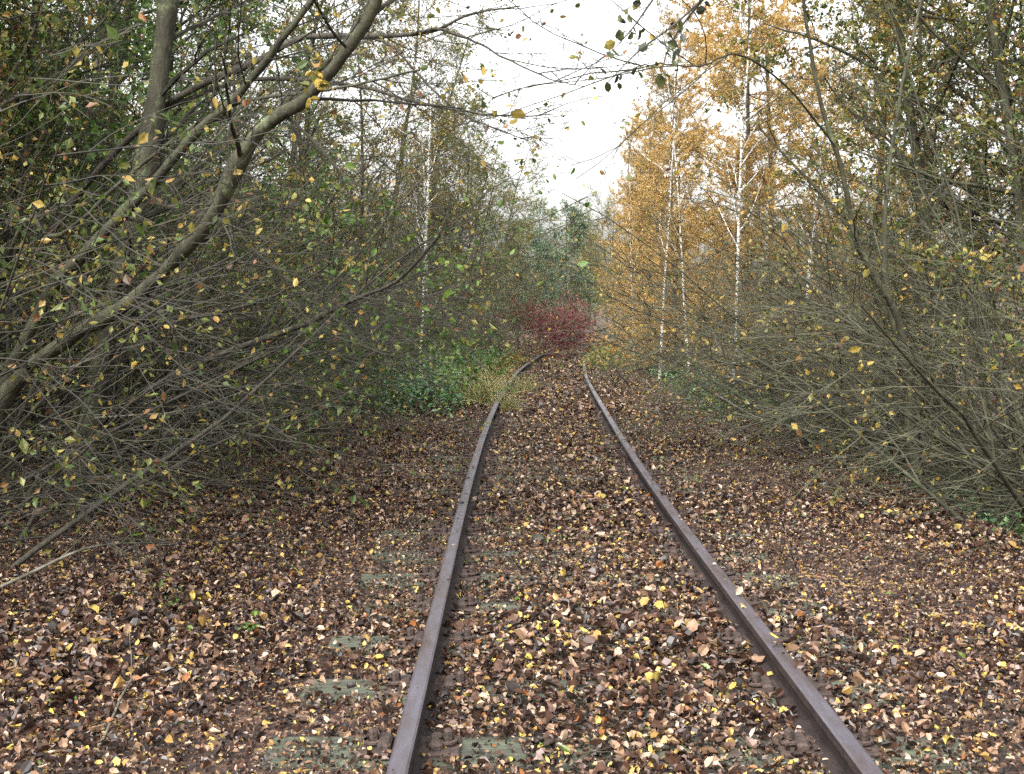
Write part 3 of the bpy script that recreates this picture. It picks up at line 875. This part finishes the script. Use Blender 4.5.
# ------------------------------------------------------------------ overhanging leaves at the top, ivy, grass tufts, weeds
def overhang():
    g = np.random.default_rng(21)
    P = np.stack([resample([at(*p) for p in s], 14) for s in (
        [(760, -70, 5.6), (720, -20, 5.2), (680, 20, 4.9), (640, 50, 4.7), (608, 82, 4.6)],
        [(720, -20, 5.2), (690, 15, 5.0), (670, 45, 4.9), (662, 70, 4.8)],
        [(700, -60, 5.0), (660, -10, 4.8), (635, 25, 4.7), (618, 45, 4.6)])])
    R = np.tile(np.linspace(0.008, 0.002, 14)[None], (3, 1))
    org = P[0, 0].copy()
    P -= org
    t, c = MB(), MB()
    tubes(t, P, R, 6)
    P1, R1 = branch(g, P, R, 7, 0.3, 1.0, 0.6, (0.08, 0.22), 5, 0.15, (0, 0, -0.1), 0.5, 0.0012)
    tubes(c, P1, R1, 3, 0)
    p = along(g, P1, 3, 0.3, 0.012)
    leaves(c, p, 0.040 * np.exp(g.normal(0, 0.2, len(p))), g, 1, LEAF_OVAL, 0.9)
    o = empty("hanging_branch", tuple(org))
    t.obj("branch", [M['bark_dark']], o)
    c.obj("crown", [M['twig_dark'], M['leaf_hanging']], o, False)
    tag(o, "spray of dark hanging leaves against the white sky at the top", "branch")


overhang()


def caught_leaves():
    g = np.random.default_rng(23)
    c = at(318, 77, 5.42)
    mb = MB()
    p = g.normal(0, 1, (26, 3)) * np.array([0.022, 0.02, 0.042])
    leaves(mb, p, g.uniform(0.04, 0.065, 26), g, 0, LEAF_OVAL, 0.8, curl=0.5)
    o = mb.obj("leaf_clump", [M['leaf_yellow']], smooth=False)
    o.location = tuple(c)
    tag(o, "withered yellow leaf clump caught on the bent mossy stem", "leaf clump")


caught_leaves()


def patch_leaves(name, seed, n, xr, yr, hgt, size, mat, label, cat, shape=LEAF_FOLD, clump=0.35, track=True):
    g = np.random.default_rng(seed)
    u, y = g.uniform(*xr, n), g.uniform(*yr, n)
    x = u + (xc(y) if track else 0)
    dens = 0.5 + 0.5 * np.sin(x * 3.1 + y * 1.3) * np.sin(y * 2.1 - x * 1.7)
    k = g.random(n) < (1 - clump) + clump * dens
    x, y, dens = x[k], y[k], dens[k]
    edge = np.minimum(np.minimum((u[k] - xr[0]) / 0.4, (xr[1] - u[k]) / 0.4), np.minimum((y - yr[0]) / 1.2, (yr[1] - y) / 2))
    k = g.random(len(x)) < np.clip(edge, 0.12, 1)
    x, y, dens, edge = x[k], y[k], dens[k], np.clip(edge[k], 0.2, 1)
    z = ground_h(x, y) + 0.03 + g.random(len(x)) * hgt * (0.35 + 0.65 * dens) * edge
    mb = MB()
    leaves(mb, np.stack([x, y, z], 1), size * np.exp(g.normal(0, 0.3, len(x))), g, 0, shape, flat=0.6)
    # stalks
    m = len(x) // 6
    i = g.integers(0, len(x), m)
    top = np.stack([x[i], y[i], z[i]], 1)
    bot = top.copy()
    bot[:, 2] = ground_h(x[i], y[i]) - 0.02
    bot[:, :2] += g.normal(0, 0.05, (m, 2))
    tubes(mb, np.stack([bot, (bot + top) / 2 + g.normal(0, 0.02, (m, 3)), top], 1), np.full((m, 3), 0.003), 3, 1)
    return tag(mb.obj(name, [mat, M['twig_brown']], smooth=False), label, cat, kind='stuff')


patch_leaves("ivy", 31, 42000, (-5.6, -1.15), (14.8, 34), 0.6, 0.075, M['leaf_ivy'], "dark green ivy carpet under the shrubs left of the rails", "ivy")
patch_leaves("bramble_growth", 32, 14000, (2.2, 3.7), (14.5, 27), 0.45, 0.06, M['leaf_ivy'], "low green growth along the right edge of the leaves", "undergrowth")
patch_leaves("weeds", 33, 15000, (0.55, 4.2), (27.5, 44), 0.5, 0.085, M['leaf_weed'], "yellow green and orange weeds where the right rail disappears", "weeds")
patch_leaves("bank_weeds", 34, 7000, (-2.6, -0.9), (19.5, 36), 0.40, 0.075, M['leaf_weed'], "pale green weeds between the ivy and the left rail", "weeds")
patch_leaves("ditch_growth", 35, 3000, (3.0, 5.2), (5.5, 15), 0.25, 0.05, M['leaf_ivy'], "sparse green plants under the pale thicket on the right", "undergrowth")


def tuft_mesh(seed):
    g = np.random.default_rng(seed)
    n = 210
    az = g.uniform(0, 2 * PI, n)
    tl = np.abs(g.normal(0.5, 0.4, n))
    d = np.stack([np.sin(tl) * np.cos(az), np.sin(tl) * np.sin(az), np.cos(tl)], 1)
    P = np.empty((n, 5, 3))
    P[:, 0] = np.stack([g.normal(0, 0.10, n), g.normal(0, 0.16, n), np.full(n, -0.03)], 1)
    ln = g.uniform(0.3, 0.8, n) / 4
    for k in range(1, 5):
        P[:, k] = P[:, k - 1] + d * ln[:, None]
        d = norm(d + np.stack([0.12 * np.cos(az), 0.12 * np.sin(az), np.full(n, -0.22)], 1) + 0.05 * g.normal(size=(n, 3)))
    mb = MB()
    tubes(mb, P, np.linspace(0.007, 0.002, 5)[None].repeat(n, 0), 3)
    return mb.mesh("blades", [M['straw']])


TUFT = [tuft_mesh(41), tuft_mesh(42)]
for k, (x, y, s, lab) in enumerate([(-0.08, 16.2, 0.66, "straw-coloured grass tuft hanging over the left rail, nearest of the tufts"), (-0.5, 17.4, 0.95, "straw-coloured grass tuft just outside the left rail beside the nearest tuft"),
                                    (0.22, 19.6, 0.7, "straw-coloured grass tuft between the rails, second past the nearest"), (-0.5, 20.0, 0.95, "big pale grass tuft outside the left rail beside the ivy"),
                                    (-0.75, 24.0, 0.9, "pale grass tuft well outside the left rail near its bend"), (-0.55, 27.0, 0.7, "farthest pale grass tuft outside the left rail"), (-0.95, 18.4, 0.9, "grass tuft at the edge of the ivy, farthest from the rails")]):
    o = bpy.data.objects.new("grass_tuft", TUFT[k % 2])
    o.location = gpos(x, y)
    o.rotation_euler = (0, 0, k * 1.3)
    o.scale = (s, s, s)
    link(o)
    tag(o, lab, "grass tuft", "straw grass tufts along the left rail")


def seedling_mesh(seed):
    g = np.random.default_rng(seed)
    n = 9
    az, tl = g.uniform(0, 2 * PI, n), g.uniform(0.3, 1.2, n)
    d = np.stack([np.sin(tl) * np.cos(az), np.sin(tl) * np.sin(az), np.cos(tl)], 1)
    ln = g.uniform(0.06, 0.15, n)
    P = np.array([0, 0, -0.02]) + np.linspace(0, 1, 4)[None, :, None] * (d * ln[:, None])[:, None]
    P[:, :, 2] -= 0.04 * np.linspace(0, 1, 4)[None] ** 2
    mb = MB()
    tubes(mb, P, np.full((n, 4), 0.0022), 4, 0)
    p = np.vstack([P[:, 3], P[:, 3], P[:, 2]])
    leaves(mb, p, g.uniform(0.03, 0.055, len(p)), g, 1, LEAF_OVAL, flat=0.35, curl=0.2)
    return mb.mesh("seedling", [M['twig_brown'], M['leaf_green']], False)


SEEDLING = [seedling_mesh(71), seedling_mesh(72)]
for k, (px, py, lab) in enumerate([(132, 549, "small green plant beside the lowest dead branch on the left"), (160, 541, "small green plant at the tip of the lowest dead branch"), (246, 634, "lone green plant among the leaves in the lower left"),
                                   (176, 612, "small green plant midway between the dead branches and the lone plant"), (291, 488, "small green plant on the leaves before the left thicket")]):
    d = CAM_Z * F / (py - HORIZON)
    q = at(px, py, d)
    o = bpy.data.objects.new("green_seedling", SEEDLING[k % 2])
    o.location = gpos(q[0], q[1], 0.03)
    o.rotation_euler = (0, 0, k * 2.1)
    link(o)
    tag(o, lab, "plant", "small green plants on the leaves at the left")


# ------------------------------------------------------------------ far wood: the mass behind both banks
def far_wood():
    g = np.random.default_rng(61)
    mb = MB()
    spots = []
    for k in range(46):
        spots.append((g.uniform(-22, -8.5), g.uniform(5, 75), g.uniform(8.5, 12), 0))
    for k in range(10):
        spots.append((g.uniform(-14, -7.5), g.uniform(8, 34), g.uniform(4, 6), 0))
    for k in range(22):
        spots.append((g.uniform(-11, -7), g.uniform(7.5, 17), g.uniform(7, 10), 0))
    for k in range(22):
        spots.append((g.uniform(-8, 22), g.uniform(80, 115), g.uniform(7, 9.5), 0))
    for k in range(22):
        spots.append((g.uniform(11, 26), g.uniform(10, 70), g.uniform(4.5, 7.5), 1))
    for x, y, h, kd in spots:
        P, R = fan_stems(g, 1, (h, h), (0, 0.1), (0, 0, 0), 8, 0.04, (0, 0, 0.03), 0.02, (0.10, 0.10))
        P = P + np.array([x, y, float(ground_h(x, y))])
        tubes(mb, P, R, 5, 0)
        P1, R1 = branch(g, P, R, 26, 0.08, 1.0, 1.0, (1.6, 3.2), 6, 0.1, (0, 0, 0.05), 0.45, 0.012, taper=0.5)
        tubes(mb, P1, R1, 3, 0)
        P2, R2 = branch(g, P1, R1, 7, 0.1, 1.0, 0.8, (0.5, 1.3), 4, 0.15, (0, 0, 0), 0.5, 0.006)
        tubes(mb, P2, R2, 3, 0)
        p = along(g, P2, 10 if kd == 0 else 7, 0.1, 0.10)
        leaves(mb, p, 0.11 * np.exp(g.normal(0, 0.25, len(p))), g, 1 + int(g.random() < 0.3), LEAF_FOLD)
    tag(mb.obj("far_wood", [M['bark_dark'], M['leaf_olive'], M['leaf_yellow']], smooth=False), "dim mass of distant trees behind both banks", "wood", kind='stuff')


far_wood()
